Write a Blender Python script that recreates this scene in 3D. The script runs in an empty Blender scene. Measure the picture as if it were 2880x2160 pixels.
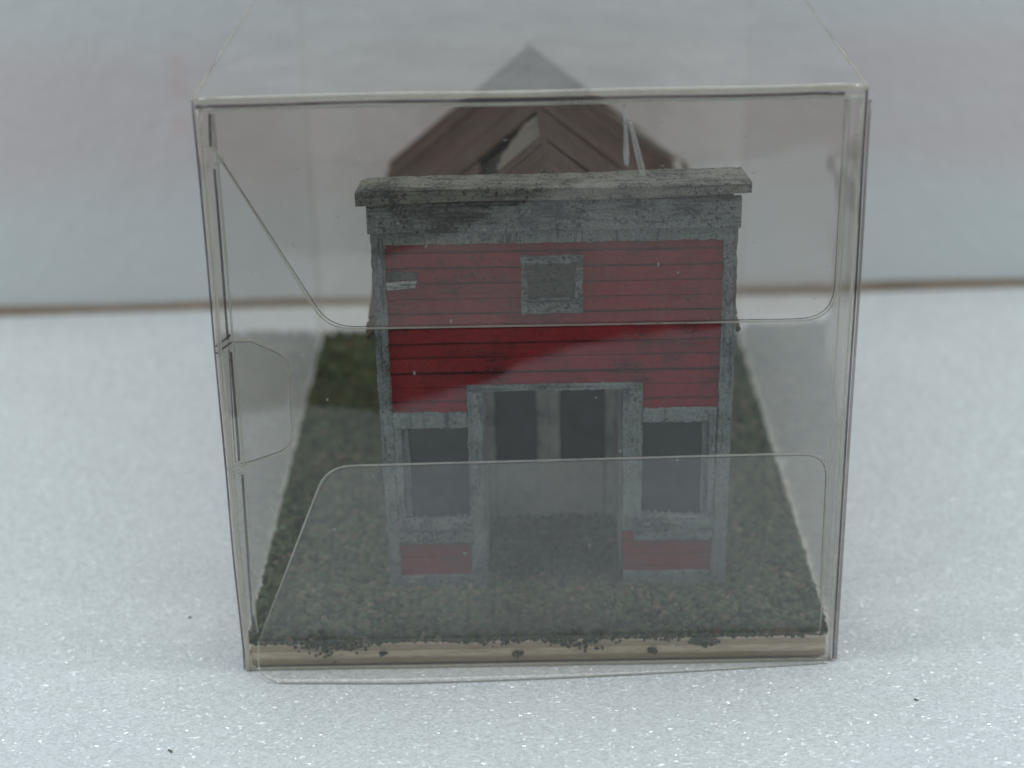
import bpy, math, random
import numpy as np
from mathutils import Vector, Matrix, noise as mnoise

S = 0.01                      # everything below is written in centimetres
C = bpy.context.scene.collection
scn = bpy.context.scene

# ------------------------------------------------------------------ camera
cam_d = bpy.data.cameras.new("camera")
cam = bpy.data.objects.new("camera", cam_d)
C.objects.link(cam)
PITCH, YAW, ROLL = 0.41622, -0.00678, -0.02130
cy, sy, cp, sp = math.cos(YAW), math.sin(YAW), math.cos(PITCH), math.sin(PITCH)
f_ = Vector((sy * cp, cy * cp, -sp)); r_ = Vector((cy, -sy, 0)); u_ = r_.cross(f_)
cr, sr = math.cos(ROLL), math.sin(ROLL)
r2, u2 = r_ * cr + u_ * sr, -r_ * sr + u_ * cr
M = Matrix((r2, u2, -f_)).transposed().to_4x4()
M.translation = Vector((-0.1757, -26.222, 16.833)) * S
cam.matrix_world = M
cam_d.sensor_width = 36.0
cam_d.lens = 36.0 * 1.770
cam_d.clip_start = 0.01
cam_d.clip_end = 50.0
cam_d.dof.use_dof = True
cam_d.dof.focus_distance = 0.292
cam_d.dof.aperture_fstop = 12.0
scn.camera = cam

# ------------------------------------------------------------------ world
w = bpy.data.worlds.new("World"); scn.world = w; w.use_nodes = True
bg = w.node_tree.nodes["Background"]
bg.inputs[0].default_value = (0.82, 0.95, 1.0, 1)
bg.inputs[1].default_value = 0.34

# ------------------------------------------------------------------ lamps
def area(name, loc, target, sx, sy_, power, col):
    d = bpy.data.lights.new(name, 'AREA'); d.shape = 'RECTANGLE'
    d.size, d.size_y, d.energy, d.color = sx * S, sy_ * S, power, col
    o = bpy.data.objects.new(name, d); C.objects.link(o)
    o.location = Vector(loc) * S
    o.rotation_euler = (Vector(target) - Vector(loc)).to_track_quat('-Z', 'Y').to_euler()
    return o
area("ceiling_lamp", (0, 6, 110), (0, 0, 0), 80, 40, 4.7, (0.93, 0.975, 1.0))
area("side_fill_lamp", (-46, -9, 36), (-9, -3, 0), 15, 15, 0.98, (0.95, 0.97, 1.0))  # added side fill, brightens the foam edge and its glints
area("side_fill_lamp", (46, -7, 36), (9, -3, 0), 15, 15, 0.98, (0.95, 0.97, 1.0))  # matching added fill on the right

scn.view_settings.view_transform = 'Standard'
scn.view_settings.look = 'None'
scn.view_settings.exposure = 0.0
scn.view_settings.gamma = 1.0
scn.view_settings.use_curve_mapping = False
scn.render.engine = 'CYCLES'
cy_ = scn.cycles
cy_.max_bounces = 20; cy_.diffuse_bounces = 4; cy_.glossy_bounces = 8
cy_.transmission_bounces = 16; cy_.transparent_max_bounces = 48
cy_.caustics_reflective = False; cy_.caustics_refractive = False
cy_.use_denoising = True

# ------------------------------------------------------------------ material helpers
class NT:
    def __init__(s, name):
        s.m = bpy.data.materials.new(name); s.m.use_nodes = True
        s.t = s.m.node_tree; s.t.nodes.clear()
        s.out = s.n('ShaderNodeOutputMaterial')
        tc = s.n('ShaderNodeTexCoord'); mp = s.n('ShaderNodeMapping')
        mp.inputs['Scale'].default_value = (1 / S, 1 / S, 1 / S)
        s.l(tc.outputs['Object'], mp.inputs['Vector']); s.co = mp.outputs['Vector']   # centimetres
    def n(s, typ, **kw):
        nd = s.t.nodes.new(typ)
        for k, v in kw.items(): setattr(nd, k, v)
        return nd
    def l(s, a, b): s.t.links.new(a, b)
    def sets(s, inp, v):
        if isinstance(v, bpy.types.NodeSocket): s.l(v, inp)
        else: inp.default_value = v
    def scale(s, sc, loc=(0, 0, 0)):
        mp = s.n('ShaderNodeMapping'); mp.inputs['Scale'].default_value = sc; mp.inputs['Location'].default_value = loc
        s.l(s.co, mp.inputs['Vector']); return mp.outputs['Vector']
    def noise(s, scale, detail=4, rough=0.6, vec=None, dist=0.0):
        n = s.n('ShaderNodeTexNoise'); n.inputs['Scale'].default_value = scale
        n.inputs['Detail'].default_value = detail; n.inputs['Roughness'].default_value = rough
        n.inputs['Distortion'].default_value = dist
        s.l(vec if vec is not None else s.co, n.inputs['Vector']); return n.outputs['Fac']
    def voro(s, scale, vec=None, feature='F1', out='Distance', rnd=1.0):
        n = s.n('ShaderNodeTexVoronoi'); n.feature = feature; n.inputs['Scale'].default_value = scale
        n.inputs['Randomness'].default_value = rnd
        s.l(vec if vec is not None else s.co, n.inputs['Vector']); return n.outputs[out]
    def ramp(s, fac, stops):
        r = s.n('ShaderNodeValToRGB'); e = r.color_ramp.elements
        while len(e) < len(stops): e.new(0.5)
        for k, (p, c) in enumerate(stops):
            e[k].position = p; e[k].color = (*c, 1) if len(c) == 3 else c
        s.l(fac, r.inputs['Fac']); return r.outputs['Color']
    def mask(s, fac, lo, hi):
        m = s.n('ShaderNodeMapRange'); m.inputs[1].default_value = lo; m.inputs[2].default_value = hi
        s.l(fac, m.inputs[0]); return m.outputs[0]
    def mix(s, f, a, b, mode='MIX'):
        m = s.n('ShaderNodeMix', data_type='RGBA', blend_type=mode)
        s.sets(m.inputs[0], f)
        for i, v in ((6, a), (7, b)):
            s.sets(m.inputs[i], (*v, 1) if isinstance(v, tuple) and len(v) == 3 else v)
        return m.outputs[2]
    def math(s, op, a, b=None, c=None):
        m = s.n('ShaderNodeMath', operation=op)
        s.sets(m.inputs[0], a)
        if b is not None: s.sets(m.inputs[1], b)
        if c is not None: s.sets(m.inputs[2], c)
        return m.outputs[0]
    def bump(s, h, strength, dist=0.02, normal=None):
        b = s.n('ShaderNodeBump'); b.inputs['Strength'].default_value = strength
        b.inputs['Distance'].default_value = dist * S
        s.l(h, b.inputs['Height'])
        if normal is not None: s.l(normal, b.inputs['Normal'])
        return b.outputs['Normal']
    def principled(s, col, rough=0.7, spec=0.3, normal=None, **kw):
        p = s.n('ShaderNodeBsdfPrincipled')
        s.sets(p.inputs['Base Color'], (*col, 1) if isinstance(col, tuple) else col)
        s.sets(p.inputs['Roughness'], rough); s.sets(p.inputs['Specular IOR Level'], spec)
        for k, v in kw.items(): s.sets(p.inputs[k], v)
        if normal is not None: s.l(normal, p.inputs['Normal'])
        s.l(p.outputs[0], s.out.inputs['Surface']); return p

def mat_paint(name, base, dark, light, axis, dark_lo=0.50, dark_hi=0.66, seed=0.0, grime=(0.05, 0.055, 0.05)):
    """old hand-brushed paint on balsa: pits, grain along the board and rubbed grime"""
    t = NT(name)
    long_ = {'x': (0.14, 1, 2.0), 'z': (2.0, 1, 0.14), 'y': (2.0, 0.14, 1)}[axis]
    g = t.noise(9, 6, 0.72, t.scale(long_, (seed, seed, seed)))
    fine = t.noise(26, 4, 0.7, t.scale((1, 1, 1), (seed, 3, 1)))
    big = t.noise(1.3, 4, 0.6, t.scale((1, 1, 1), (7 + seed, 1, 2)))
    grit = t.noise(15, 3, 0.75, t.scale((1, 1, 1), (seed * 2, 5, 9)))
    c = t.mix(t.mask(fine, 0.38, 0.64), base, light)
    c = t.mix(t.math('MULTIPLY', t.mask(big, 0.42, 0.72), 0.42), c, grime)
    dens = t.math('MULTIPLY', t.math('SUBTRACT', big, 0.5), 0.40)
    pits = t.mask(t.math('ADD', g, dens), dark_lo, dark_hi)
    spk = t.mask(t.math('ADD', grit, dens), dark_lo + 0.05, dark_lo + 0.13)
    pits = t.math('MAXIMUM', pits, spk)
    c = t.mix(t.math('MULTIPLY', pits, 0.88), c, dark)
    h = t.math('SUBTRACT', fine, pits)
    t.principled(c, 0.82, 0.2, t.bump(h, 0.7, 0.025))
    return t.m

M_ = {}
GB, GD, GL = (0.128, 0.160, 0.160), (0.016, 0.020, 0.026), (0.25, 0.285, 0.275)
M_['grey_x'] = mat_paint('grey_paint_across', GB, GD, GL, 'x', 0.50, 0.68)
M_['grey_z'] = mat_paint('grey_paint_upright', GB, GD, GL, 'z', 0.53, 0.70, 4)
M_['grey_cap'] = mat_paint('grey_paint_cap', (0.150, 0.158, 0.138), GD, (0.25, 0.255, 0.22), 'x', 0.50, 0.70, 9)
M_['stone'] = mat_paint('greenish_grey_paint', (0.068, 0.082, 0.070), GD, (0.115, 0.13, 0.11), 'x', 0.52, 0.72, 14)
M_['beige'] = mat_paint('weathered_beige_wood', (0.58, 0.575, 0.53), (0.11, 0.105, 0.095), (0.70, 0.69, 0.64), 'z', 0.56, 0.78, 21)
M_['red'] = mat_paint('red_paint', (0.175, 0.010, 0.016), (0.022, 0.010, 0.012), (0.270, 0.018, 0.024), 'x', 0.56, 0.75, 31, grime=(0.070, 0.020, 0.022))
M_['side'] = mat_paint('bare_side_wall', (0.34, 0.32, 0.29), (0.10, 0.09, 0.08), (0.42, 0.40, 0.37), 'x', 0.58, 0.8, 61)
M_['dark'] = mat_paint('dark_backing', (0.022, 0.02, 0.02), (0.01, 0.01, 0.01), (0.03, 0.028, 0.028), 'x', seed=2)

def mat_roof(name, tint):
    t = NT(name)
    rnd = t.n('ShaderNodeNewGeometry').outputs['Random Per Island']
    g = t.noise(7, 6, 0.7, t.scale((0.35, 2.2, 0.35)))
    big = t.noise(0.9, 4, 0.65, t.scale((1, 1, 1), (3, 8, 1)))
    c = t.ramp(rnd, [(0.0, (0.060, 0.034, 0.027)), (0.4, (0.098, 0.060, 0.050)), (0.7, (0.068, 0.046, 0.036)), (1.0, (0.120, 0.064, 0.047))])
    c = t.mix(1.0, c, tint, 'MULTIPLY')
    c = t.mix(t.mask(big, 0.45, 0.7), c, (0.045, 0.036, 0.026))
    c = t.mix(t.math('MULTIPLY', t.mask(g, 0.48, 0.66), 0.85), c, (0.016, 0.012, 0.010))
    c = t.mix(t.math('MULTIPLY', t.mask(t.noise(2.6, 3), 0.58, 0.75), 0.5), c, (0.125, 0.112, 0.095))
    t.principled(c, 0.85, 0.2, t.bump(g, 0.5, 0.03)); return t.m
M_['roof'] = mat_roof('weathered_roof_boards', (1, 1, 1))
M_['pale_board'] = mat_paint('bare_grey_board', (0.135, 0.125, 0.108), (0.035, 0.03, 0.026), (0.18, 0.165, 0.145), 'x', 0.6, 0.8, 41)

def mat_pane():
    t = NT('dark_window_pane')
    n = t.noise(3.5, 7, 0.75); f = t.noise(30, 3)
    c = t.mix(t.mask(n, 0.36, 0.64), (0.008, 0.013, 0.013), (0.030, 0.042, 0.041))
    t.principled(c, t.mask(f, -0.6, 1.5), 0.28, t.bump(n, 0.15, 0.02)); return t.m
M_['pane'] = mat_pane()

def mat_turf():
    t = NT('flock_turf')
    rnd = t.n('ShaderNodeNewGeometry').outputs['Random Per Island']
    c = t.ramp(rnd, [(0.0, (0.014, 0.023, 0.012)), (0.35, (0.046, 0.074, 0.037)), (0.65, (0.112, 0.150, 0.080)),
                     (0.84, (0.078, 0.082, 0.046)), (0.91, (0.13, 0.092, 0.06)), (0.98, (0.22, 0.165, 0.12)), (1.0, (0.17, 0.21, 0.14))])
    big = t.noise(0.55, 4, 0.6)
    c = t.mix(t.math('MULTIPLY', t.mask(big, 0.45, 0.75), 0.55), c, (0.082, 0.078, 0.048))
    f = t.noise(40, 3)
    c = t.mix(0.6, c, t.ramp(f, [(0.3, (0.45, 0.45, 0.45)), (0.7, (1.4, 1.4, 1.4))]), 'MULTIPLY')
    t.principled(c, 0.95, 0.1); return t.m
M_['turf'] = mat_turf()

def mat_soil():
    t = NT('turf_backing')
    c = t.ramp(t.noise(8, 5), [(0.35, (0.03, 0.034, 0.02)), (0.55, (0.075, 0.058, 0.038)), (0.7, (0.13, 0.095, 0.06))])
    t.principled(c, 0.95, 0.1, t.bump(t.noise(14, 4), 0.6, 0.04)); return t.m
M_['soil'] = mat_soil()

def mat_ply():
    t = NT('plywood_edge')
    sep = t.n('ShaderNodeSeparateXYZ'); t.l(t.co, sep.inputs[0])
    wob = t.noise(0.8, 3, vec=t.scale((0.5, 0.5, 1)))
    z = t.math('ADD', sep.outputs['Z'], t.math('MULTIPLY', t.math('SUBTRACT', wob, 0.5), 0.035))
    c = t.ramp(t.mask(z, 0.08, 0.48), [(0.0, (0.44, 0.35, 0.24)), (0.10, (0.766, 0.667, 0.528)), (0.36, (0.789, 0.69, 0.551)), (0.40, (0.50, 0.40, 0.28)),
                                       (0.66, (0.55, 0.46, 0.36)), (0.70, (0.812, 0.725, 0.586)), (0.88, (0.8, 0.713, 0.574)), (0.93, (0.42, 0.29, 0.18)), (1, (0.5, 0.34, 0.2))])
    g = t.noise(9, 5, 0.7, t.scale((0.35, 0.35, 4)))
    c = t.mix(t.math('MULTIPLY', t.mask(g, 0.42, 0.68), 0.75), c, (0.34, 0.245, 0.165))
    t.principled(c, 0.75, 0.25, t.bump(g, 0.4, 0.02)); return t.m
M_['ply'] = mat_ply()

def mat_foam(name, base, cell):
    """expanded foam: pearly cell skins, each facet tilted its own way so that single cells glint"""
    t = NT(name)
    wx = t.n('ShaderNodeTexNoise'); wx.inputs['Scale'].default_value = 1.6; wx.inputs['Detail'].default_value = 3; t.l(t.co, wx.inputs['Vector'])
    ad = t.n('ShaderNodeVectorMath', operation='MULTIPLY_ADD'); t.l(wx.outputs['Color'], ad.inputs[0]); ad.inputs[1].default_value = (0.35, 0.35, 0.35); t.l(t.co, ad.inputs[2])
    st = ad.outputs[0]
    mp = t.n('ShaderNodeMapping'); mp.inputs['Scale'].default_value = (0.75, 1.25, 1); mp.inputs['Rotation'].default_value = (0, 0, 0.5); t.l(st, mp.inputs['Vector'])
    an = mp.outputs['Vector']
    v1 = t.voro(cell, an); v2 = t.voro(cell * 2.3, an)
    n1 = t.noise(cell * 0.35, 5, 0.65); n2 = t.noise(0.35, 3)
    h = t.math('ADD', t.math('MULTIPLY', v1, -0.5), t.math('ADD', t.math('MULTIPLY', v2, -0.35), t.math('MULTIPLY', n1, 1.3)))
    c = t.mix(t.mask(n2, 0.3, 0.7), base, tuple(min(1, x * 1.05) for x in base))
    c = t.mix(t.math('MULTIPLY', t.mask(n1, 0.40, 0.66), 0.16), c, tuple(x * 0.70 for x in base))
    p = t.principled(c, 0.6, 0.3, t.bump(h, 0.6, 0.04))
    p.inputs['Coat Weight'].default_value = 1.0
    p.inputs['Coat Roughness'].default_value = 0.11
    wn = t.voro(cell * 1.7, an, out='Color')
    nm = t.n('ShaderNodeVectorMath', operation='SUBTRACT'); t.l(wn, nm.inputs[0]); nm.inputs[1].default_value = (0.5, 0.5, 0.5)
    ns = t.n('ShaderNodeVectorMath', operation='SCALE'); t.l(nm.outputs[0], ns.inputs[0]); ns.inputs['Scale'].default_value = 1.08
    ge = t.n('ShaderNodeNewGeometry')
    na = t.n('ShaderNodeVectorMath', operation='ADD'); t.l(ns.outputs[0], na.inputs[0]); t.l(ge.outputs['Normal'], na.inputs[1])
    nn = t.n('ShaderNodeVectorMath', operation='NORMALIZE'); t.l(na.outputs[0], nn.inputs[0])
    t.l(nn.outputs[0], p.inputs['Coat Normal'])
    return t
M_['foam'] = mat_foam('white_foam_sheet', (0.685, 0.725, 0.735), 15.0).m

def mat_backdrop():
    t = NT('white_backdrop_board')
    sep = t.n('ShaderNodeSeparateXYZ'); t.l(t.co, sep.inputs[0])
    z = sep.outputs['Z']
    band = t.math('MULTIPLY', t.mask(z, 2.4, 3.8), t.mask(z, 7.6, 6.2))
    blot = t.mask(t.noise(0.28, 4, 0.6, t.scale((1, 1, 1.6))), 0.18, 0.50)
    pk = t.math('MULTIPLY', band, blot)
    c = t.mix(pk, (0.555, 0.583, 0.588), (0.565, 0.525, 0.532))
    for sx_, sz in ((-8.40, 6.39), (-8.45, 5.82), (-8.50, 4.78)):          # faint pink ink spots
        d = t.n('ShaderNodeVectorMath', operation='DISTANCE'); t.l(t.scale((1, 0, 1)), d.inputs[0]); d.inputs[1].default_value = (sx_, 0, sz)
        c = t.mix(t.math('MULTIPLY', t.mask(d.outputs['Value'], 0.36, 0.08), 0.24), c, (0.62, 0.33, 0.36))
    h = t.math('ADD', t.noise(1.6, 5, 0.6), t.math('MULTIPLY', t.voro(3.2), 0.35))
    t.principled(c, 0.55, 0.3, t.bump(h, 0.35, 0.12)); return t.m
M_['backdrop'] = mat_backdrop()

def mat_simple(name, a, b, scale, rough=0.8, spec=0.2):
    t = NT(name); n = t.noise(scale, 4)
    t.principled(t.mix(t.mask(n, 0.35, 0.65), a, b), rough, spec, t.bump(n, 0.2, 0.02)); return t.m
M_['kraft'] = mat_simple('brown_board_edge', (0.20, 0.155, 0.105), (0.27, 0.195, 0.125), 1.1)
M_['table'] = mat_simple('dark_tabletop', (0.035, 0.028, 0.024), (0.06, 0.045, 0.036), 1.0, 0.5)
M_['crumb'] = mat_simple('flock_crumb', (0.085, 0.09, 0.075), (0.16, 0.15, 0.135), 20)

def mat_film(name, haze, scratch, tint=(0.998, 0.990, 0.981), dust_veil=(0.88, 0.87, 0.84)):
    """clear PVC film: Schlick mirror over clear transmission, dusty scatter, painted veil and hairline scratches"""
    t = NT(name)
    lw = t.n('ShaderNodeLayerWeight'); lw.inputs['Blend'].default_value = 0.5
    f5 = t.math('POWER', lw.outputs['Facing'], 5.0)
    fr = t.math('MULTIPLY_ADD', f5, 0.80, 0.037)
    wav = t.noise(0.35, 2); b = t.bump(wav, 0.10, 0.25)
    tr = t.n('ShaderNodeBsdfTransparent'); tr.inputs[0].default_value = (*tint, 1)
    gl = t.n('ShaderNodeBsdfGlossy'); gl.inputs['Roughness'].default_value = 0.03; gl.inputs[0].default_value = (0.97, 0.98, 1, 1)
    t.l(b, gl.inputs['Normal'])
    df = t.n('ShaderNodeBsdfDiffuse'); df.inputs[0].default_value = (*dust_veil, 1)
    tl = t.n('ShaderNodeBsdfTranslucent'); tl.inputs[0].default_value = (*dust_veil, 1)
    ds = t.n('ShaderNodeMixShader'); ds.inputs[0].default_value = 0.5; t.l(df.outputs[0], ds.inputs[1]); t.l(tl.outputs[0], ds.inputs[2])
    # dust specks and fine scratches have shapes of their own
    sc = t.voro(2.2, t.scale((1.0, 1, 0.25)), 'DISTANCE_TO_EDGE')
    wv = t.scale((1, 1, 0.6), (0.3, 0, 0.7))
    speck = t.math('MULTIPLY', t.mask(t.voro(3.0, wv), 0.085, 0.05), t.mask(t.voro(3.0, wv, out='Color'), 0.62, 0.70))
    wv3 = t.scale((0.8, 1, 3.5), (2, 0, 1))
    dash = t.math('MULTIPLY', t.mask(t.voro(1.5, wv3), 0.075, 0.04), t.mask(t.voro(1.5, wv3, out='Color'), 0.60, 0.66))
    speck = t.math('MAXIMUM', speck, dash)
    hz = t.math('ADD', t.math('MULTIPLY', t.mask(t.noise(0.6, 4, 0.6), 0.25, 0.75), haze), t.math('MULTIPLY', speck, scratch))  # haze term holds film dust plus painted reflected veil
    m1 = t.n('ShaderNodeMixShader'); t.l(hz, m1.inputs[0]); t.l(tr.outputs[0], m1.inputs[1]); t.l(ds.outputs[0], m1.inputs[2])
    m2 = t.n('ShaderNodeMixShader'); t.l(fr, m2.inputs[0]); t.l(m1.outputs[0], m2.inputs[1]); t.l(gl.outputs[0], m2.inputs[2])
    t.l(m2.outputs[0], t.out.inputs['Surface']); return t.m
M_['film'] = mat_film('clear_film', 0.014, 0.30)
M_['top'] = mat_film('clear_top_film', 0.14, 0.10)  # stronger haze paints in the backdrop's grazing reflection
M_['cool_flap'] = mat_film('clear_lower_flap_film', 0.060, 0.30, dust_veil=(0.74, 0.88, 0.92))  # cool scatter colour paints in the foam's bluish reflected veil
M_['flap'] = mat_film('clear_flap_film', 0.042, 0.30)  # dusty film, its haze also paints part of the reflected veil

def mat_rim(name, col, clear, rough, dcol):
    """cut or folded film seen edge-on: part glassy, part milky"""
    t = NT(name)
    tr = t.n('ShaderNodeBsdfTransparent'); tr.inputs[0].default_value = (*col, 1)
    gl = t.n('ShaderNodeBsdfGlossy'); gl.inputs['Roughness'].default_value = rough
    df = t.n('ShaderNodeBsdfDiffuse'); df.inputs[0].default_value = (*dcol, 1)
    tl = t.n('ShaderNodeBsdfTranslucent'); tl.inputs[0].default_value = (*dcol, 1)
    ds = t.n('ShaderNodeMixShader'); ds.inputs[0].default_value = 0.5; t.l(df.outputs[0], ds.inputs[1]); t.l(tl.outputs[0], ds.inputs[2])
    v = t.math('ADD', clear, t.math('MULTIPLY', t.math('SUBTRACT', t.noise(1.1, 3, 0.6), 0.5), 0.9)); v = t.mask(v, 0.0, 1.0)
    m0 = t.n('ShaderNodeMixShader'); t.l(v, m0.inputs[0]); t.l(ds.outputs[0], m0.inputs[1]); t.l(tr.outputs[0], m0.inputs[2])
    lw = t.n('ShaderNodeLayerWeight'); lw.inputs['Blend'].default_value = 0.5
    fr = t.math('MULTIPLY_ADD', t.math('POWER', lw.outputs['Facing'], 4.0), 0.55, 0.06)
    m = t.n('ShaderNodeMixShader'); t.l(fr, m.inputs[0]); t.l(m0.outputs[0], m.inputs[1]); t.l(gl.outputs[0], m.inputs[2])
    t.l(m.outputs[0], t.out.inputs['Surface']); return t.m
M_['rim'] = mat_rim('cut_film_edge', (0.95, 0.95, 0.93), 0.56, 0.15, (0.80, 0.80, 0.72))
M_['fold'] = mat_rim('folded_film_edge', (0.93, 0.92, 0.90), 0.55, 0.08, (0.78, 0.75, 0.66))
M_['tan'] = mat_rim('brownish_film_edge', (0.80, 0.76, 0.73), 0.70, 0.1, (0.42, 0.38, 0.35))
M_['shade_line'] = mat_rim('painted_film_shade', (0.66, 0.62, 0.64), 0.68, 0.2, (0.12, 0.105, 0.125))  # dark tint painting the shade beside folds and rims
M_['glue'] = mat_rim('dried_glue', (0.9, 0.9, 0.9), 0.62, 0.2, (0.85, 0.86, 0.85))

# ------------------------------------------------------------------ mesh helpers (centimetres in, metres out)
RNG = random.Random(7)
class MB:
    def __init__(s): s.v, s.f, s.mi = [], [], []
    def add(s, vs, fs, mi=0):
        o = len(s.v); s.v += [tuple(a) for a in vs]; s.f += [tuple(i + o for i in f) for f in fs]; s.mi += [mi] * len(fs)
    def box(s, x0, x1, y0, y1, z0, z1, mi=0):
        s.add([(x, y, z) for z in (z0, z1) for y in (y0, y1) for x in (x0, x1)],
              [(0, 2, 3, 1), (4, 5, 7, 6), (0, 1, 5, 4), (2, 6, 7, 3), (0, 4, 6, 2), (1, 3, 7, 5)], mi)
    def plank(s, x0, x1, y0, y1, z0, z1, axis='x', jit=0.012, step=0.22, bev=0.012, mi=0, jy=0.3):
        """a hand-cut strip: chamfered section, edges that wander a little along its length"""
        L0, L1 = {'x': (x0, x1), 'y': (y0, y1), 'z': (z0, z1)}[axis]
        n = max(2, int((L1 - L0) / step))
        A0, A1, B0, B1 = {'x': (y0, y1, z0, z1), 'y': (x0, x1, z0, z1), 'z': (x0, x1, y0, y1)}[axis]
        b = min(bev, 0.4 * (A1 - A0), 0.4 * (B1 - B0))
        sec = [(A0 + b, B0), (A1 - b, B0), (A1, B0 + b), (A1, B1 - b), (A1 - b, B1), (A0 + b, B1), (A0, B1 - b), (A0, B0 + b)]
        vs, fs = [], []
        for k in range(n + 1):
            L = L0 + (L1 - L0) * k / n
            ja, jb, jc, jd = [RNG.gauss(0, jit * 0.5) for _ in range(4)]
            for (a, c) in sec:
                a2 = a + (ja if a < (A0 + A1) / 2 else jb) * (jy if axis in 'x' else 1.0)
                c2 = c + (jc if c < (B0 + B1) / 2 else jd) * (jy if axis == 'z' else 1.0)
                vs.append({'x': (L, a2, c2), 'y': (a2, L, c2), 'z': (a2, c2, L)}[axis])
        for k in range(n):
            for i in range(8):
                j = (i + 1) % 8
                q = (k * 8 + i, k * 8 + j, k * 8 + 8 + j, k * 8 + 8 + i)
                fs.append(q)
        fs.append(tuple(range(8))); fs.append(tuple(n * 8 + i for i in range(8)))
        s.add(vs, fs, mi)
    def prism(s, pts, off, mi=0, mi_side=None):
        """planar polygon (3-D points) given thickness by the vector off"""
        n = len(pts); o = Vector(off)
        vs = [tuple(Vector(p)) for p in pts] + [tuple(Vector(p) + o) for p in pts]
        ms = mi if mi_side is None else mi_side
        s.add(vs, [tuple(range(n)), tuple(range(2 * n - 1, n - 1, -1))], mi)
        s.add(vs, [(i, i + n, (i + 1) % n + n, (i + 1) % n) for i in range(n)], ms)
    def tube(s, path, r, seg=8, closed=False, mi=0, sx=1.0):
        P = [Vector(p) for p in path]; n = len(P); vs, fs = [], []
        for k in range(n):
            a = P[k - 1] if (k > 0 or closed) else P[k]; b = P[(k + 1) % n] if (k < n - 1 or closed) else P[k]
            d = (b - a).normalized()
            u = d.cross(Vector((0, 1, 0.001)));
            if u.length < 1e-3: u = d.cross(Vector((0, 0, 1)))
            u.normalize(); v = d.cross(u)
            rr = r[k] if isinstance(r, (list, tuple)) else r
            for i in range(seg):
                t = 2 * math.pi * i / seg
                vs.append(tuple(P[k] + u * rr * math.cos(t) + v * rr * sx * math.sin(t)))
        for k in range(n if closed else n - 1):
            k2 = (k + 1) % n
            for i in range(seg):
                j = (i + 1) % seg
                fs.append((k * seg + i, k * seg + j, k2 * seg + j, k2 * seg + i))
        if not closed:
            fs.append(tuple(range(seg))); fs.append(tuple((n - 1) * seg + i for i in range(seg)))
        s.add(vs, fs, mi)
    def build(s, name, mats, parent=None, smooth=False, fix=True):
        if not isinstance(mats, (list, tuple)): mats = [mats]
        o = Vector((0, 0, 0)); q = parent
        while q is not None: o += Vector(q.location); q = q.parent
        me = bpy.data.meshes.new(name)
        vv = (np.array(s.v) * S - np.array(o))
        me.from_pydata(vv.tolist(), [], s.f)
        for m in mats: me.materials.append(m)
        if len(mats) > 1: me.polygons.foreach_set('material_index', s.mi)
        if fix:
            import bmesh
            bm = bmesh.new(); bm.from_mesh(me); bmesh.ops.recalc_face_normals(bm, faces=bm.faces); bm.to_mesh(me); bm.free()
        if smooth: me.polygons.foreach_set('use_smooth', [True] * len(me.polygons))
        me.update()
        ob = bpy.data.objects.new(name, me); C.objects.link(ob)
        if parent is not None: ob.parent = parent
        return ob
def tag(o, label=None, cat=None, group=None, kind=None):
    if label: o['label'] = label
    if cat: o['category'] = cat
    if group: o['group'] = group
    if kind: o['kind'] = kind
    return o
def empty(name, loc, label, cat):
    o = bpy.data.objects.new(name, None); C.objects.link(o); o.location = Vector(loc) * S
    o.empty_display_size = 0.01
    return tag(o, label, cat)
def arc_poly(pts, seg=6):
    """rounds the corners of a 2-D polygon; pts = (x, z, radius)"""
    out = []; n = len(pts)
    for i in range(n):
        p = Vector(pts[i][:2]); r = pts[i][2]
        a = Vector(pts[i - 1][:2]); b = Vector(pts[(i + 1) % n][:2])
        if r <= 0: out.append(tuple(p)); continue
        da, db = (a - p).normalized(), (b - p).normalized()
        ang = da.angle(db); t = min(r / math.tan(ang / 2), 0.48 * (a - p).length, 0.48 * (b - p).length)
        p0, p1 = p + da * t, p + db * t
        for k in range(seg + 1):
            q = k / seg
            out.append(tuple((1 - q) ** 2 * p0 + 2 * q * (1 - q) * p + q * q * p1))
    return out

# ------------------------------------------------------------------ the setting
m = MB(); m.box(-60, 60, -75, 55, -2.6, -0.42); tag(m.build('tabletop', M_['table']), kind='structure')
edge = [(-58, -9.4), (-20, -10.3), (-5.3, -10.7), (-3.3, -10.6), (-1.5, -11.7), (0.05, -13.4), (2.3, -14.6), (4.8, -15.4), (20, -18), (58, -22), (58, 50), (-58, 50)]
m = MB(); m.prism([(x, y, -0.40) for x, y in edge], (0, 0, 0.40)); tag(m.build('foam_ground', M_['foam']), kind='structure')
# upright board behind the case, standing on the foam with a brown lower edge
ang = 0.025
def bdp(x, y, z):
    return (x * math.cos(ang) - y * math.sin(ang), 17.2 + x * math.sin(ang) + y * math.cos(ang), z)
bd = empty('backdrop_board', (0, 17.2, 0), 'white blotchy board standing upright behind the clear case', 'board')
m = MB(); n = 40; vs, fs = [], []
for j in range(2):
    for i in range(n + 1):
        x = -40 + 80 * i / n
        for z in (0.16, 24):
            vs.append(bdp(x, 0.05 * math.sin(x * 0.5) * 0.6 + (0.6 if j else 0), z + (0.03 * math.sin(x * 0.8) if z < 1 else 0)))
for i in range(n):
    a = 2 * i; b = 2 * (n + 1) + 2 * i
    fs += [(a, a + 2, a + 3, a + 1), (b, b + 1, b + 3, b + 2), (a, b, b + 2, a + 2), (a + 1, a + 3, b + 3, b + 1)]
fs += [(0, 1, 2 * n + 3, 2 * n + 2), (2 * n, 4 * n + 2, 4 * n + 3, 2 * n + 1)]
m.add(vs, fs); m.build('panel', M_['backdrop'], bd)
m = MB(); n = 60; prof = []
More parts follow.
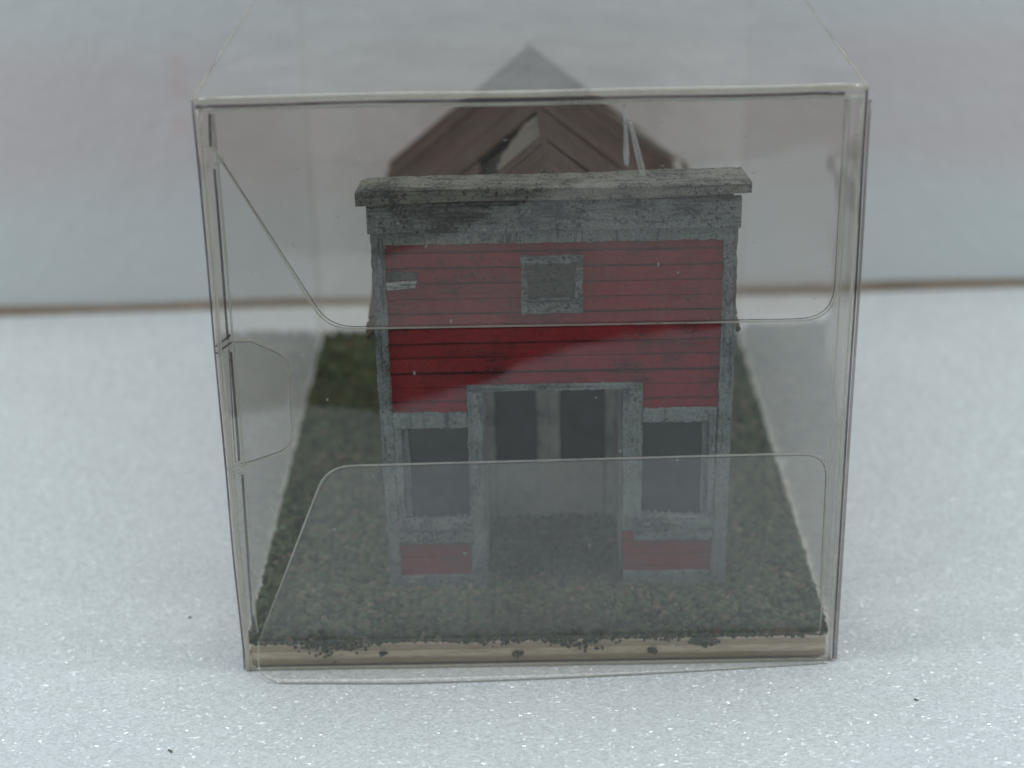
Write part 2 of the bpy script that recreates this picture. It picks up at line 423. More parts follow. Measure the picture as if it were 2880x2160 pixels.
for i in range(n + 1):
    x = -40 + 80 * i / n
    h = 0.19 + 0.03 * math.sin(x * 0.8) + 0.0015 * x
    y0 = -0.10 - 0.05 * math.sin(x * 0.31)
    prof.append([bdp(x, y0, 0.003), bdp(x, y0, h), bdp(x, 0.5, h), bdp(x, 0.5, 0.003)])
for i in range(n):
    vs = prof[i] + prof[i + 1]
    m.add(vs, [(k, (k + 1) % 4, 4 + (k + 1) % 4, 4 + k) for k in range(4)])
m.build('bottom_edge', M_['kraft'], bd)

# ------------------------------------------------------------------ diorama base
ZB = 0.46                    # top of the board
base = empty('diorama_base', (0, 7, 0.06), 'thin plywood board covered in dark green flock turf under the red storefront', 'base')
m = MB(); m.plank(-4.88, 4.86, 0.10, 13.95, 0.048, ZB, 'y', 0.02, 0.5, 0.02); m.build('board', M_['ply'], base)
m = MB(); nx, ny = 60, 84; vs, fs = [], []
for j in range(ny + 1):
    for i in range(nx + 1):
        x = -4.84 + 9.66 * i / nx; y = 0.16 + 13.72 * j / ny
        e = min(1, min(i, nx - i, j, ny - j) / 2)
        vs.append((x, y, ZB + 0.004 + e * (0.02 + 0.05 * abs(mnoise.noise((x * 1.7, y * 1.7, 3))))))
for j in range(ny):
    for i in range(nx):
        a = j * (nx + 1) + i; fs.append((a, a + 1, a + nx + 2, a + nx + 1))
m.add(vs, fs); m.build('turf_backing', M_['soil'], base, True)
# the flock: many small crumbs and fibres, denser towards the front edge
def ico():
    p = (1 + 5 ** 0.5) / 2
    v = [(-1, p, 0), (1, p, 0), (-1, -p, 0), (1, -p, 0), (0, -1, p), (0, 1, p), (0, -1, -p), (0, 1, -p), (p, 0, -1), (p, 0, 1), (-p, 0, -1), (-p, 0, 1)]
    f = [(0, 11, 5), (0, 5, 1), (0, 1, 7), (0, 7, 10), (0, 10, 11), (1, 5, 9), (5, 11, 4), (11, 10, 2), (10, 7, 6), (7, 1, 8),
         (3, 9, 4), (3, 4, 2), (3, 2, 6), (3, 6, 8), (3, 8, 9), (4, 9, 5), (2, 4, 11), (6, 2, 10), (8, 6, 7), (9, 8, 1)]
    v = np.array(v) / np.linalg.norm(v[0]); return v, np.array(f)
IV, IF = ico()
rs = np.random.RandomState(5)
pts = []
def inside_house(x, y): return -2.55 < x < 3.2 and 4.4 < y < 12.0
while len(pts) < 26000:
    x, y = rs.uniform(-4.90, 4.87), rs.uniform(0.10, 13.95)
    if inside_house(x, y): continue
    if 1.85 < y <= 4.4 and (-2.5 < x < -0.95 or 1.6 < x < 3.2): continue
    if -0.9 < x < 1.6 and 1.9 < y < 4.35 and rs.rand() < 0.5: continue
    if rs.rand() > 0.55 + 0.45 * math.exp(-y / 5): continue
    bare = mnoise.noise((x * 1.3, y * 1.3, 8.0)) + 0.6 * mnoise.noise((x * 3.1, y * 3.1, 1.0))
    if bare > 0.42 and rs.rand() < 0.75: continue
    big = 0.5 + 0.5 * mnoise.noise((x * 0.9, y * 0.9, 20.0))
    pts.append((x, y, ZB + 0.045 + rs.rand() * 0.05 * (0.5 + big), rs.uniform(0.032, 0.095) * (0.70 + 0.6 * big)))
# tufts that hang over the front and side edges
def hang(x, zc, n, spread, y=0.09):
    for _ in range(n):
        pts.append((x + rs.normal(0, spread), y - rs.rand() * 0.035, zc + rs.normal(0, spread * 0.55), rs.uniform(0.018, 0.042)))
for _ in range(900):
    x = rs.uniform(-4.85, 4.82)
    d = max(0.0, mnoise.noise((x * 0.75, 0, 5.0)) + 0.55 * mnoise.noise((x * 3.3, 2, 5.0)) + 0.10)
    pts.append((x, 0.07 + rs.rand() * 0.05, ZB + 0.045 - rs.rand() ** 1.3 * (0.04 + 0.26 * d), rs.uniform(0.018, 0.042)))
for x, zc, n_, sp in ((-2.62, 0.26, 9, 0.03), (-0.35, 0.20, 24, 0.04), (1.93, 0.22, 20, 0.035), (2.85, 0.38, 60, 0.07), (-3.7, 0.45, 110, 0.24), (-3.2, 0.42, 70, 0.10), (2.75, 0.43, 90, 0.12), (0.6, 0.44, 70, 0.2)):
    hang(x, zc, n_, sp)
for _ in range(2200):
    y = rs.uniform(0.2, 13.9); sgn = rs.choice((-1, -1, -1, 1))
    pts.append((sgn * 4.875 + rs.normal(0, 0.015), y, ZB + 0.04 - abs(rs.normal(0, 0.12)), rs.uniform(0.03, 0.06)))
P = np.array(pts); N = len(P)
V = IV[None, :, :] * (1 + rs.uniform(-0.38, 0.38, (N, 12, 1))) * rs.uniform(0.6, 1.15, (N, 1, 3))
th = rs.uniform(0, 2 * np.pi, N); ct, st_ = np.cos(th), np.sin(th)
V = np.stack([V[..., 0] * ct[:, None] - V[..., 1] * st_[:, None], V[..., 0] * st_[:, None] + V[..., 1] * ct[:, None], V[..., 2]], -1)
V = V * P[:, None, 3:4] + P[:, None, :3]
F = (IF[None] + (np.arange(N) * 12)[:, None, None]).reshape(-1, 3)
nf = 16000                                  # fibres
fi = rs.randint(0, N, nf); a = rs.uniform(0, 2 * np.pi, nf); L = rs.uniform(0.05, 0.12, nf)
root = P[fi, :3]; dirv = np.stack([np.cos(a) * 0.7, np.sin(a) * 0.7, rs.uniform(-0.1, 0.8, nf)], -1) * L[:, None]
perp = np.stack([-np.sin(a), np.cos(a), np.zeros(nf)], -1) * 0.012
FV = np.stack([root - perp, root + perp, root + dirv], 1).reshape(-1, 3)
FF = np.arange(nf * 3).reshape(-1, 3) + N * 12
allv = np.concatenate([V.reshape(-1, 3), FV]) ; allf = np.concatenate([F, FF])
allv[:, 2] = np.maximum(allv[:, 2], 0.09)
allv[:, 1] = np.maximum(allv[:, 1], 0.035)
allv[:, 0] = np.clip(allv[:, 0], -4.93, 4.92)
me = bpy.data.meshes.new('turf')
off = np.array(base.location)
me.vertices.add(len(allv)); me.vertices.foreach_set('co', (allv * S - off).astype(np.float32).ravel())
me.loops.add(len(allf) * 3); me.loops.foreach_set('vertex_index', allf.ravel().astype(np.int32))
me.polygons.add(len(allf)); me.polygons.foreach_set('loop_start', np.arange(0, len(allf) * 3, 3).astype(np.int32))
me.update(calc_edges=True); me.validate()
me.materials.append(M_['turf'])
turf = bpy.data.objects.new('turf', me); C.objects.link(turf); turf.parent = base; turf['kind'] = 'stuff'

# ------------------------------------------------------------------ the storefront
YF = 1.75                    # face of the trim
ZG = ZB + 0.02               # foot of the walls
house = empty('model_building', (0.35, 7, ZG), 'miniature red false-front store with grey trim and brown plank roof', 'model building')
# carcass: backing of the facade, side walls, rear wall
HOLES = [(-0.86, 1.50, ZG - 1, 4.36), (-2.28, -1.15, 1.93, 3.68), (1.84, 3.00, 1.93, 3.71), (-0.07, 0.71, 5.93, 6.62)]
def cells(x0, x1, z0, z1, holes):
    """the rectangle minus the holes, as rectangles"""
    zs = sorted({z0, z1, *[z for h in holes for z in h[2:] if z0 < z < z1]})
    for za, zb in zip(zs, zs[1:]):
        xs = [(x0, x1)]
        for h in holes:
            if h[2] < (za + zb) / 2 < h[3]:
                nx_ = []
                for a, b in xs:
                    if h[1] <= a or h[0] >= b: nx_.append((a, b)); continue
                    if h[0] > a: nx_.append((a, h[0]))
                    if h[1] < b: nx_.append((h[1], b))
                xs = nx_
        for a, b in xs: yield a, b, za, zb
m = MB()
for a, b, za, zb in cells(-2.60, 3.30, ZG, 7.68, HOLES): m.box(a, b, 1.83, 2.05, za, zb)
m.build('facade_backing', M_['dark'], house)
# siding boards
PITCHB = 0.268
def boards(m, x0, x1, z0, z1, holes, y0, y1, zstart):
    z = zstart
    k = 0
    while z < z1:
        za, zb = max(z0, z + 0.009), min(z1, z + PITCHB - 0.009)
        if zb - za > 0.02:
            ch_ = 0.008
            dy = RNG.gauss(0, 0.008); t1, t2 = RNG.gauss(0, 0.006), RNG.gauss(0, 0.006)
            for a, b, c, d in cells(x0, x1, za, zb, holes):
                nseg = max(1, int((b - a) / 0.4)); vs, fs = [], []
                for i in range(nseg + 1):
                    x = a + (b - a) * i / nseg; q = (x - x0) / (x1 - x0)
                    wz = t1 * (1 - q) + t2 * q + RNG.gauss(0, 0.0025)
                    lo = c + (wz if c <= za + 1e-6 else 0); hi = d + (wz if d >= zb - 1e-6 else 0)
                    vs += [(x, y0 + dy, lo + (ch_ if c <= za + 1e-6 else 0)), (x, y0 + dy, hi - (ch_ if d >= zb - 1e-6 else 0)), (x, y1, hi), (x, y1, lo)]
                for i in range(nseg):
                    o = 4 * i; fs += [(o + k2, o + (k2 + 1) % 4, o + 4 + (k2 + 1) % 4, o + 4 + k2) for k2 in range(4)]
                fs += [(0, 1, 2, 3), tuple(4 * nseg + i for i in (3, 2, 1, 0))]
                m.add(vs, fs)
        z += PITCHB; k += 1
RH = HOLES + [(-1.14, 1.84, 0, 4.44), (-9, -1.14, 0, 3.93), (1.84, 9, 0, 3.93), (-0.17, 0.83, 5.76, 6.72)]
m = MB(); boards(m, -2.46, 3.16, 3.93, 7.04, RH, 1.785, 1.83, 3.93 - 0.06); m.build('siding', M_['red'], house)
# trim
m = MB(); m.plank(-2.66, 3.40, 1.64, 1.80, 7.21, 7.72, 'x', 0.010, 0.08); m.build('frieze_board', M_['grey_x'], house)
m = MB(); m.plank(-2.42, 3.15, 1.71, 1.81, 6.99, 7.205, 'x', 0.018, 0.06); m.build('trim_board', M_['grey_z'], house)
cap = MB(); n = 40; vs, fs = [], []
for i in range(n + 1):
    q = i / n; x = -2.82 + 6.36 * q
    zl = 7.715 + 0.10 * q + 0.02 * math.sin(q * 7) ; zt = 7.985 + 0.012 * math.sin(q * 9) + RNG.gauss(0, 0.006)
    if i < 2: zt -= 0.02 * (2 - i)
    yf = 1.56 + 0.02 * math.sin(q * 5) + RNG.gauss(0, 0.006); yb = 2.20 + 0.16 * q
    vs += [(x, yf, zl), (x, yf - 0.005, zt - 0.02), (x, yf + 0.02, zt), (x + (0.06 if i == 0 else (-0.08 if i == n else 0)), yb, zt + 0.012), (x, yb, zl)]
for i in range(n):
    o = 5 * i; fs += [(o + k, o + (k + 1) % 5, o + 5 + (k + 1) % 5, o + 5 + k) for k in range(5)]
fs += [(4, 3, 2, 1, 0), tuple(5 * n + k for k in range(5))]
cap.add(vs, fs); cap.build('cornice', M_['grey_cap'], house)
for x0, x1, xb0, xb1 in ((-2.63, -2.41, -2.59, -2.40), (3.14, 3.37, 3.08, 3.32)):
    m = MB(); m.plank(x0, x1, 1.74, 2.10, ZG, 7.205, 'z', 0.012, 0.08)
    m.v = [(x + ((xb0 - x0) if x < (x0 + x1) / 2 else (xb1 - x1)) * max(0, 1 - (z - ZG) / 4.5), y, z) for x, y, z in m.v]
    m.build('corner_board', M_['grey_z'], house)
# small upper window with a boarded, grimy pane
win = MB()
for a in ((-0.18, 0.84, 6.62, 6.74), (-0.18, 0.84, 5.74, 5.93)): win.plank(a[0], a[1], 1.715, 1.82, a[2], a[3], 'x', 0.02, 0.12)
for a in ((-0.18, -0.07), (0.71, 0.84)): win.plank(a[0], a[1], 1.72, 1.82, 5.935, 6.615, 'z', 0.018, 0.12)
wo = win.build('attic_window', M_['grey_x'], house)
m = MB(); m.plank(-0.068, 0.708, 1.80, 1.86, 5.932, 6.618, 'x', 0.008, 0.2); m.build('pane', M_['stone'], wo)
m = MB(); m.plank(-0.06, 0.70, 1.745, 1.798, 5.935, 6.00, 'x', 0.02, 0.1); m.build('sill', M_['grey_x'], wo)
# chipped grey patch beside the left corner board
m = MB()
m.plank(-2.40, -1.88, 1.77, 1.80, 6.35, 6.50, 'x', 0.012, 0.08, mi=1)
vs = [(-2.40, 1.75, 6.33), (-1.90, 1.75, 6.35), (-1.93, 1.69, 6.24), (-2.39, 1.69, 6.22), (-2.40, 1.83, 6.33), (-1.90, 1.83, 6.35), (-1.93, 1.83, 6.24), (-2.39, 1.83, 6.22)]
m.add(vs, [(0, 1, 2, 3), (7, 6, 5, 4), (0, 4, 5, 1), (1, 5, 6, 2), (2, 6, 7, 3), (3, 7, 4, 0)])
m.build('patch_board', [mat_paint('chipped_grey_paint', (0.22, 0.25, 0.245), (0.02, 0.025, 0.03), (0.40, 0.43, 0.42), 'x', 0.5, 0.64, 51), M_['stone']], house)
# display windows either side of the porch
def shop(xl, xr, x0, x1, z0, z1, head, apron_x, inner):
    fr = MB()
    fr.plank(xl, xr, 1.72, 1.83, z1, head, 'x', 0.018, 0.05)                    # head
    for a, b in ((xl if xl > -2.42 else -2.42, x0), (x1, xr)):
        if b - a > 0.03: fr.plank(a, b, 1.745, 1.90, z0 + 0.002, z1 - 0.002, 'z', 0.012, 0.16)
    # inner stop around the glass
    a, b = (x0, x0 + 0.11) if inner < 0 else (x1 - 0.11, x1)
    fr.plank(a + 0.003, b - 0.003, 1.85, 1.93, z0 + 0.003, z1 - 0.003, 'z', 0.012, 0.2)
    f = fr.build('display_window', M_['grey_z'], house)
    m = MB(); m.box(x0 - 0.02, x1 + 0.02, 1.935, 1.97, z0 - 0.02, z1 + 0.02); m.build('pane', M_['pane'], f)
    m = MB()
    m.plank(apron_x[0], apron_x[1], 1.67, 1.93, z0 - 0.20, z0 - 0.003, 'x', 0.014, 0.06, 0.02)
    m.plank(apron_x[0], apron_x[1], 1.72, 1.83, z0 - 0.50, z0 - 0.205, 'x', 0.018, 0.06)
    m.build('sill', M_['grey_x'], f)
shop(-2.40, -1.14, -2.27, -1.15, 1.93, 3.68, 3.96, (-2.40, -1.09), -1)
shop(1.845, 3.10, 1.85, 2.98, 1.93, 3.71, 3.97, (1.72, 3.08), 1)
m = MB(); boards(m, -2.40, -1.05, 0.80, 1.43, [], 1.775, 1.83, 0.62); m.build('kick_panel', M_['red'], house)
m = MB(); boards(m, 1.52, 3.08, 0.80, 1.43, [], 1.775, 1.83, 0.62); m.box(1.52, 1.715, 1.772, 1.83, 1.43, 1.62); m.build('kick_panel', M_['red'], house)
for a, b in ((-2.40, -1.08), (1.53, 3.08)):
    m = MB(); m.plank(a, b, 1.715, 1.83, ZG, 0.795, 'x', 0.016, 0.06); m.build('base_board', M_['grey_x'], house)
# porch posts, lintel, porch lining
for a, b, zb_ in ((-1.135, -0.865, ZG), (1.505, 1.84, 1.64)):
    m = MB(); m.plank(a, b, 1.725, 1.92, zb_, 4.33, 'z', 0.012, 0.07); m.build('porch_post', M_['grey_z'], house)
m = MB(); m.plank(-1.13, 1.84, 1.735, 1.90, 4.335, 4.44, 'x', 0.014, 0.06); m.build('lintel', M_['grey_x'], house)
m = MB()
for x0, x1 in ((-0.98, -0.87), (1.52, 1.63)): m.plank(x0, x1, 2.06, 4.34, ZG, 4.37, 'y', 0.01)
m.plank(-0.98, 1.63, 2.06, 4.34, 4.375, 4.45, 'y', 0.01)
m.build('porch_lining', M_['beige'], house)
# recessed double door
YD = 4.36
for x0, x1 in ((-1.0, -0.72), (1.34, 1.66)):
    dw = MB(); dw.plank(x0, x1, YD - 0.02, YD + 0.12, ZG, 4.36, 'z', 0.014, 0.2); dw.build('door_jamb', M_['beige'], house)
for x0, x1, px0, px1 in ((-0.715, 0.285, -0.70, 0.07), (0.29, 1.335, 0.49, 1.31)):
    d = MB()
    d.plank(x0, px0, YD, YD + 0.1, ZG + 0.01, 4.3, 'z', 0.01, 0.2, 0.004) if px0 - x0 > 0.05 else None
    d.plank(px1, x1, YD, YD + 0.1, ZG + 0.01, 4.3, 'z', 0.01, 0.2, 0.004) if x1 - px1 > 0.05 else None
    d.plank(px0, px1, YD + 0.012, YD + 0.1, ZG + 0.01, 1.68, 'x', 0.016, 0.15)
    d.plank(px0, px1, YD, YD + 0.1, 3.95, 4.3, 'x', 0.016, 0.15)
    do = d.build('door', M_['beige'], house)
    m = MB(); m.box(px0 - 0.01, px1 + 0.01, YD + 0.06, YD + 0.095, 1.66, 3.97); m.build('pane', M_['pane'], do)
# side and rear walls under the roof
m = MB()
for x0, x1 in ((-2.56, -2.40), (3.12, 3.28)):
    m.box(x0, x1, 2.11, 11.55, ZG, 5.42)
m.box(-2.40, 3.12, 11.39, 11.55, ZG, 5.42)
m.prism([(-2.56, 11.39, 5.425), (3.28, 11.39, 5.425), (0.14, 11.39, 7.62)], (0, 0.16, 0))
m.build('wall', M_['side'], house)
# plank roof, ridge to eave; one board on the left has broken away
RF, RB = Vector((0.33, 2.42, 7.76)), Vector((0.08, 12.0, 7.79))
LF, LB = Vector((-2.76, 2.02, 5.25)), Vector((-3.02, 12.0, 5.28))
EF, EB = Vector((3.47, 2.02, 5.28)), Vector((3.46, 12.0, 5.10))
def roof_pt(side, t, s):
    """t along the ridge 0..1, s from ridge 0 to eave 1"""
    R = RF.lerp(RB, t); E = (LF if side < 0 else EF).lerp(LB if side < 0 else EB, t)
    return R.lerp(E, s)
def roof(side):
    mm = MB(); rng = random.Random(3 + side)
    nrm = (roof_pt(side, 0.5, 1) - roof_pt(side, 0.5, 0)).cross(Vector((0, 1, 0))).normalized()
    if nrm.z < 0: nrm = -nrm
    t = 0.0
    edges = [0.0]
    while edges[-1] < 1: edges.append(min(1.0, edges[-1] + rng.uniform(0.062, 0.088)))
    if side < 0: edges = [0, .075, .155, .235, .30, .385, .465, .545, .615, .69, .765, .84, .92, 1.0]
    for k, (a, b) in enumerate(zip(edges, edges[1:])):
        lift = rng.uniform(0.0, 0.045)
        s0, s1 = 0.0 + rng.uniform(0, 0.004), 1.0 + rng.uniform(-0.012, 0.015)
        g = rng.uniform(0.002, 0.008)
        if side < 0 and k in (4, 5):                 # the gap: upper and lower stumps only
            if k == 4: continue
            s0 = 0.37
        n_ = 8; vs, fs = [], []
        for i in range(n_ + 1):
            s = s0 + (s1 - s0) * i / n_
            wa, wb = rng.gauss(0, 0.0012), rng.gauss(0, 0.0012)
            for tt, h in ((a + g + wa, lift), (b - g + wb, lift + 0.012), (b - g + wb, lift - 0.07), (a + g + wa, lift - 0.075)):
                vs.append(roof_pt(side, tt, s) + nrm * h)
        for i in range(n_):
            o = 4 * i; fs += [(o + q, o + (q + 1) % 4, o + 4 + (q + 1) % 4, o + 4 + q) for q in range(4)]
        fs += [(0, 1, 2, 3), tuple(4 * n_ + q for q in range(4))]
        mm.add(vs, fs)
    return mm, nrm
mr, nR = roof(1); rf = mr.build('roof', M_['roof'], house)
ml, nL = roof(-1); ml.build('roof', M_['roof'], house)
# broken pale board lying in the gap, jagged lower end
outl = [(0.298, 0.01), (0.455, 0.0), (0.462, 0.09), (0.43, 0.15), (0.435, 0.165), (0.405, 0.20), (0.40, 0.235), (0.37, 0.245), (0.345, 0.275), (0.298, 0.265), (0.30, 0.12)]
rj = random.Random(11); rag = []
for (t0_, s0_), (t1_, s1_) in zip(outl, outl[1:] + outl[:1]):
    for q in (0, 0.33, 0.66):
        rag.append((t0_ + (t1_ - t0_) * q + rj.gauss(0, 0.0035), s0_ + (s1_ - s0_) * q + rj.gauss(0, 0.008)))
m = MB(); m.prism([roof_pt(-1, t, s) + nL * (-0.06) for t, s in rag], nL * 0.05); m.build('broken_board', M_['pale_board'], house)
m = MB(); m.prism([roof_pt(-1, t, s) - nL * 0.14 for t, s in ((0.22, 0.02), (0.56, 0.02), (0.56, 0.92), (0.22, 0.92))], -nL * 0.03); m.build('gap_shade_sheet', M_['dark'], house)  # dark sheet painted as the shade inside the roof gap
# ridge strip and the splinters at the front eave corners
m = MB(); m.tube([RF + Vector((0, 0, 0.005)), RF.lerp(RB, 0.33) + Vector((0.01, 0, 0.02)), RF.lerp(RB, 0.66), RB + Vector((0, 0, 0.01))], 0.06, 6)
m.build('ridge_strip', M_['roof'], house)

# ------------------------------------------------------------------ the clear carton
XL, XR, YB, H = -5.0, 5.0, 14.08, 9.92
TH = 0.03
case = empty('display_case', (0, 7, 0.0), 'clear plastic box with tuck flaps enclosing the small red building', 'display case')
def sheet(name, pts, off, mat='film', rim=None, path=None, parent=case):
    mm = MB(); mm.prism(pts, off, 0)
    o = mm.build(name, M_[mat], parent)
    return o
e = 0.03
sheet('front_panel', [(XL + e, 0.0, 0.05), (XR - e, 0.0, 0.05), (XR - e, 0.0, H - e), (XL + e, 0.0, H - e)], (0, TH, 0))
sheet('back_panel', [(XL + e, YB, 0.05), (XR - e, YB, 0.05), (XR - e, YB, H - e), (XL + e, YB, H - e)], (0, -TH, 0))
sheet('side_panel', [(XL, e, 0.05), (XL, YB - e, 0.05), (XL, YB - e, H - e), (XL, e, H - e)], (TH, 0, 0))
sheet('side_panel', [(XR, e, 0.05), (XR, YB - e, 0.05), (XR, YB - e, H - e), (XR, e, H - e)], (-TH, 0, 0))
sheet('top_panel', [(XL + e, e, H), (XR - e, e, H), (XR - e, YB - e, H), (XL + e, YB - e, H)], (0, 0, -TH), 'top')
sheet('bottom_panel', [(XL + e, e, 0.005), (XR - e, e, 0.005), (XR - e, YB - e, 0.005), (XL + e, YB - e, 0.005)], (0, 0, 0.035))
def wob(p, a, n=24, seed=0):
    """samples a polyline and lets it wander a little, as a hand-folded crease does"""
    out = []
    for k in range(len(p) - 1):
        A, B = Vector(p[k]), Vector(p[k + 1])
        for i in range(n):
            q = i / n; P_ = A.lerp(B, q)
            out.append(P_ + Vector((mnoise.noise(P_ * 0.35 + Vector((seed, 0, 0))), mnoise.noise(P_ * 0.35 + Vector((0, seed, 5))), mnoise.noise(P_ * 0.35 + Vector((9, 0, seed))))) * a)
    out.append(Vector(p[-1])); return out
def fold(path, r, seg=10, a=0.03, seed=0, name='fold', mat='fold', parent=case, n=24):
    mm = MB(); mm.tube(wob(path, a, n, seed), r, seg); return mm.build(name, M_[mat], parent, True)
fold([(XL, 0.01, H + 0.01), (XR, 0.01, H + 0.01)], 0.055, 12, 0.04, 1)      # top front crease
fold([(XL + 0.05, -0.03, H - 0.075), (XR - 0.35, -0.03, H - 0.075)], 0.024, 10, 0.05, 1, mat='shade_line')  # dark strand painting the shade under the crease
fold([(XL + 0.1, -0.02, H - 0.135), (XR - 0.05, -0.02, H - 0.135)], 0.030, 10, 0.03, 1, mat='rim')
fold([(XL, 0, H), (XL, 0, 0.04)], 0.016, 10, 0.04, 2, mat='shade_line')  # dark strand painted along the left corner
fold([(XL + 0.09, 0.0, H - 0.1), (XL + 0.07, 0, 0.04)], 0.045, 10, 0.02, 2)
fold([(XR - 0.01, 0, H), (XR - 0.01, 0, 0.04)], 0.018, 10, 0.02, 3, mat='shade_line')  # dark strand painted along the right corner
fold([(XR - 0.075, -0.01, H - 0.2), (XR - 0.075, -0.01, 0.04)], 0.018, 10, 0.02, 3, mat='rim')
fold([(XR + 0.045, 0, H - 0.2), (XR + 0.035, 0, 0.04)], 0.024, 10, 0.02, 3, mat='tan')
fold([(XL, 0.03, H), (XL, YB, H)], 0.018, 8, 0.008, 4)
fold([(XR, 0.03, H), (XR, YB, H)], 0.018, 8, 0.008, 5)
fold([(XL, YB, H), (XL, YB, 0.03)], 0.03, 8, 0.03, 6)
fold([(XR, YB, H), (XR, YB, 0.03)], 0.03, 8, 0.03, 7)
fold([(XL, YB, H), (XR, YB, H)], 0.03, 8, 0.03, 8)
fold([(XL + 0.04, 0, 0.035), (XR - 0.04, 0, 0.035)], 0.028, 8, 0.01, 9)
# side dust flaps folded in behind the front panel
def flap(name, poly, yfun, mat='flap', th=0.03, rim=0.016, skip=None, parent=case):
    pts = [(x, yfun(x, z), z) for x, z in poly]
    mm = MB(); mm.prism(pts, (0, th, 0)); o = mm.build(name, M_[mat], parent)
    pp = pts if skip is None else skip(pts)
    r = MB(); r.tube([(x, y + th / 2, z) for x, y, z in pp], rim, 8, closed=skip is None); r.build('rim', M_['rim'], o, True)
    cx = sum(p[0] for p in pp) / len(pp); cz = sum(p[2] for p in pp) / len(pp)
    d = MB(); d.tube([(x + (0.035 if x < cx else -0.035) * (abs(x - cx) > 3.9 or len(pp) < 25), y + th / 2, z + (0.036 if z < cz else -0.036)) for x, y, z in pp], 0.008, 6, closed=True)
    d.build('painted_rim_shadow', M_['shade_line'], o, True)  # dark strand painted as the rim's shadow
    return o
# upper tuck flap, leaning inwards
T6 = math.tan(math.radians(6.5))
poly = arc_poly([(4.71, 9.80, 0), (4.79, 6.03, 0.55), (-3.28, 6.03, 0.65), (-4.76, 9.12, 0.25), (-4.78, 9.80, 0)])
flap('tuck_flap', poly, lambda x, z: 0.045 + (9.85 - z) * T6 + 0.02 * math.sin(x * 1.3) * (9.85 - z) / 4, skip=lambda p: p)
# lower tuck flap
T2 = math.tan(math.radians(2.5))
poly = arc_poly([(-4.74, 0.50, 0), (-3.40, 3.74, 0.62), (4.77, 3.82, 0.40), (4.76, 0.55, 0)])
flap('tuck_flap', poly, lambda x, z: 0.045 + z * T2, mat='cool_flap', skip=lambda p: p)
# dust flap with a cut tab on the left
poly = arc_poly([(-4.80, 6.02, 0), (-4.45, 6.02, 0.2), (-3.88, 5.70, 0.35), (-3.94, 4.05, 0.35), (-4.72, 3.83, 0.2), (-4.86, 3.86, 0)])
flap('side_tab', poly, lambda x, z: 0.10 + (x + 4.8) * 0.12, 'film', 0.03, 0.03, skip=lambda p: p)
# narrow glued strip down each front corner
for x0, x1, zt, sd in ((-4.93, -4.76, 9.75, 1), (4.84, 4.93, 9.75, 2)):
    mm = MB(); mm.prism([(x0, 0.045, 0.7), (x1, 0.045, 0.7), (x1, 0.045, zt), (x0, 0.045, zt)], (0, 0.03, 0)); st = mm.build('glue_strip', M_['flap'], case)
    xs = x1 if x0 < 0 else x0 - 0.06
    mm = MB()
    if x0 < 0:
        for za, zb in ((9.70, 9.15), (8.85, 6.05), (5.85, 3.95), (3.70, 0.72)):
            fold([(xs, 0.06, za), (xs - 0.03, 0.06, zb)], 0.02, 8, 0.03, 3, 'inner_edge', 'shade_line', st, 14)  # strip edge drawn in the painted shade tint
        mm.tube(wob([(xs + 0.06, 0.06, 9.7), (xs + 0.03, 0.06, 0.72)], 0.03, 30, 3), 0.02, 8)
    else:
        mm.tube(wob([(xs - 0.02, 0.06, 9.7), (xs - 0.02, 0.06, 0.75)], 0.02, 20, 3), 0.013, 8)
    mm.build('rim', M_['rim'], st, True)
# crimped creases where the tab bends the corner
for k in range(4):
    fold([(-4.98, -0.01, 5.98 - 0.06 * k), (-4.86, 0.0, 6.07 - 0.06 * k), (-4.74, 0.02, 6.16 - 0.065 * k)], 0.017, 6, 0.0, 1, 'crease', 'rim' if k % 2 else 'shade_line', n=3)  # every other strand carries the painted shade tint
for k in range(2):
    fold([(-4.98, -0.01, 3.90 - 0.06 * k), (-4.86, 0.0, 3.80 - 0.07 * k), (-4.76, 0.02, 3.74 - 0.07 * k)], 0.02, 6, 0.0, 1, 'crease', 'rim', n=3)
fold([(-4.90, 0.0, 9.25), (-4.72, 0.01, 9.14), (-4.62, 0.02, 9.02), (-4.74, 0.02, 8.92)], 0.022, 6, 0.0, 1, 'crease', 'rim', n=4)
# lip of the closing panel, sprung forward onto the foam
pl = arc_poly([(-4.72, 0.58, 0.22), (-4.72, -0.22, 0.35), (4.9, -0.02, 0.1), (4.9, 0.58, 0)])
def lip_pt(x, q):            # q 0 at the hinge, 1 at the free edge
    reach = max(0.05, 0.36 + 0.12 * math.sin((x + 4.7) / 9.6 * math.pi) - 0.42 * max(0, (x + 4.7) / 9.6 - 0.25))
    return (x, -0.035 - reach * q ** 1.6, 0.58 * (1 - q) + 0.02)
mm = MB(); n, k = 48, 8; vs, fs = [], []
for layer in (0, 1):
    for i in range(n + 1):
        x = -4.72 + 9.58 * (i / n) ** 1.9
        u = min(1.0, (x + 4.72) / 0.42); c = 1 - math.sqrt(max(0.0, 1 - (1 - u) ** 2))
        for j in range(k + 1):
            q = (j / k) * (1 - 0.42 * c)
            a_ = lip_pt(x, q); vs.append((a_[0], a_[1] - 0.025 * layer, a_[2] + 0.005 * layer))
w_ = (n + 1) * (k + 1)
for i in range(n):
    for j in range(k):
        a = i * (k + 1) + j
        fs += [(a, a + 1, a + k + 2, a + k + 1), (w_ + a, w_ + a + k + 1, w_ + a + k + 2, w_ + a + 1)]
bord = [i * (k + 1) for i in range(n + 1)] + [n * (k + 1) + j for j in range(1, k + 1)] + [i * (k + 1) + k for i in range(n - 1, -1, -1)] + [j for j in range(k - 1, 0, -1)]
for a, b in zip(bord, bord[1:] + bord[:1]): fs.append((a, b, w_ + b, w_ + a))
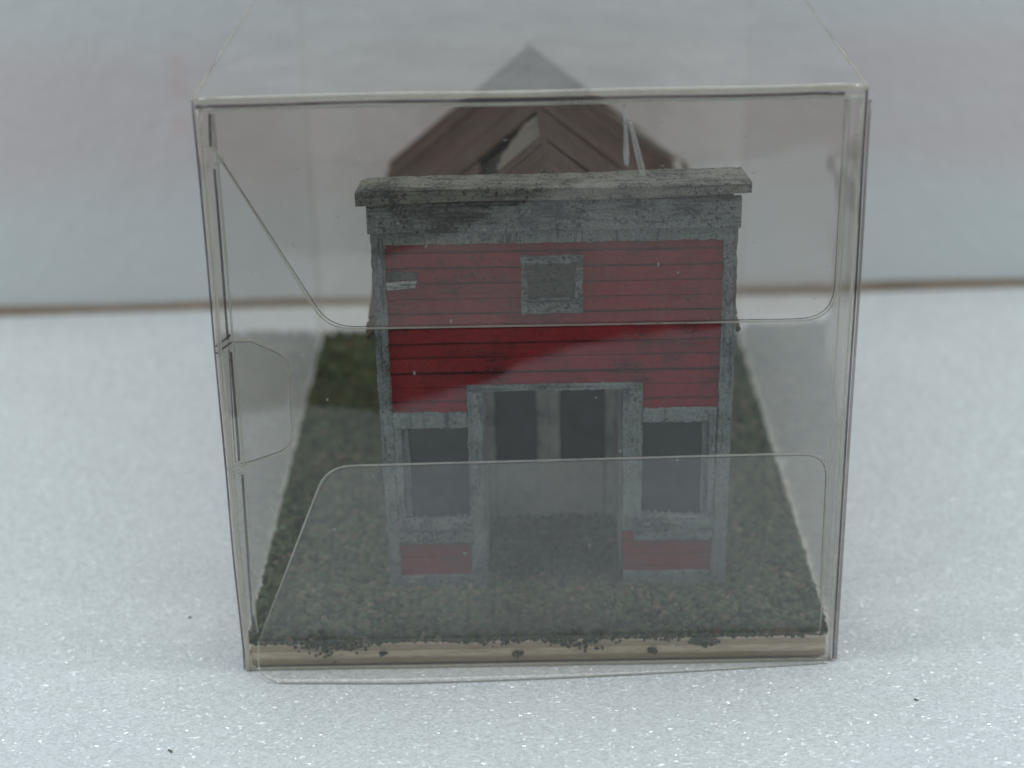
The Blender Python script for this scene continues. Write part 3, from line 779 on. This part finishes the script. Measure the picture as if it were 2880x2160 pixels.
mm.add(vs, fs); lp = mm.build('lip', M_['film'], case, True)
pth = [vs[j] for j in range(0, k + 1)] + [vs[i * (k + 1) + k] for i in range(1, n + 1)]
mm = MB(); mm.tube([(x, y - 0.012, z + 0.002) for x, y, z in pth], 0.011, 8); mm.build('rim', M_['rim'], lp, True)
# dried glue runs on the front panel
mm = MB()
mm.tube([(1.40, -0.012, 9.74), (1.415, -0.012, 9.45), (1.43, -0.012, 9.15), (1.43, -0.012, 8.98), (1.44, -0.012, 8.80)], [0.02, 0.028, 0.03, 0.045, 0.03], 8, sx=0.5)
mm.build('glue_run', M_['glue'], case, True)
mm = MB()
mm.tube([(1.45, -0.012, 9.6), (1.53, -0.012, 9.3), (1.60, -0.012, 9.0), (1.66, -0.012, 8.75), (1.68, -0.012, 8.62)], [0.018, 0.035, 0.042, 0.05, 0.028], 8, sx=0.5)
mm.build('glue_run', M_['glue'], case, True)

# ------------------------------------------------------------------ stray crumbs of flock on the foam
def crumb(x, y, sx, rot, label):
    rr = random.Random(int(x * 100)); mm = MB()
    for k in range(3):
        cx, cyy = rr.uniform(-1, 1) * sx * 0.7, rr.uniform(-1, 1) * sx * 0.35
        V_ = [(v[0] * sx * 0.55 * rr.uniform(.6, 1.2) + cx, v[1] * sx * 0.4 * rr.uniform(.6, 1.2) + cyy, v[2] * sx * 0.35 + sx * 0.3) for v in IV]
        mm.add([(x + a * math.cos(rot) - b * math.sin(rot), y + a * math.sin(rot) + b * math.cos(rot), c) for a, b, c in V_], [tuple(f) for f in IF])
    o = mm.build('crumb', M_['crumb'])
    c = Vector((x, y, 0)) * S
    for v in o.data.vertices: v.co -= c
    o.location = c
    tag(o, label, 'crumb', 'stray crumbs on the foam')
crumb(-6.22, 1.76, 0.048, 0.4, 'dark crumb on the white foam just left of the clear case')
crumb(-5.88, -2.30, 0.046, -0.7, 'dark crumb lying farthest in front of the clear case on the foam')
crumb(6.16, -1.23, 0.045, -0.3, 'small grey crumb on the foam right of the clear case')
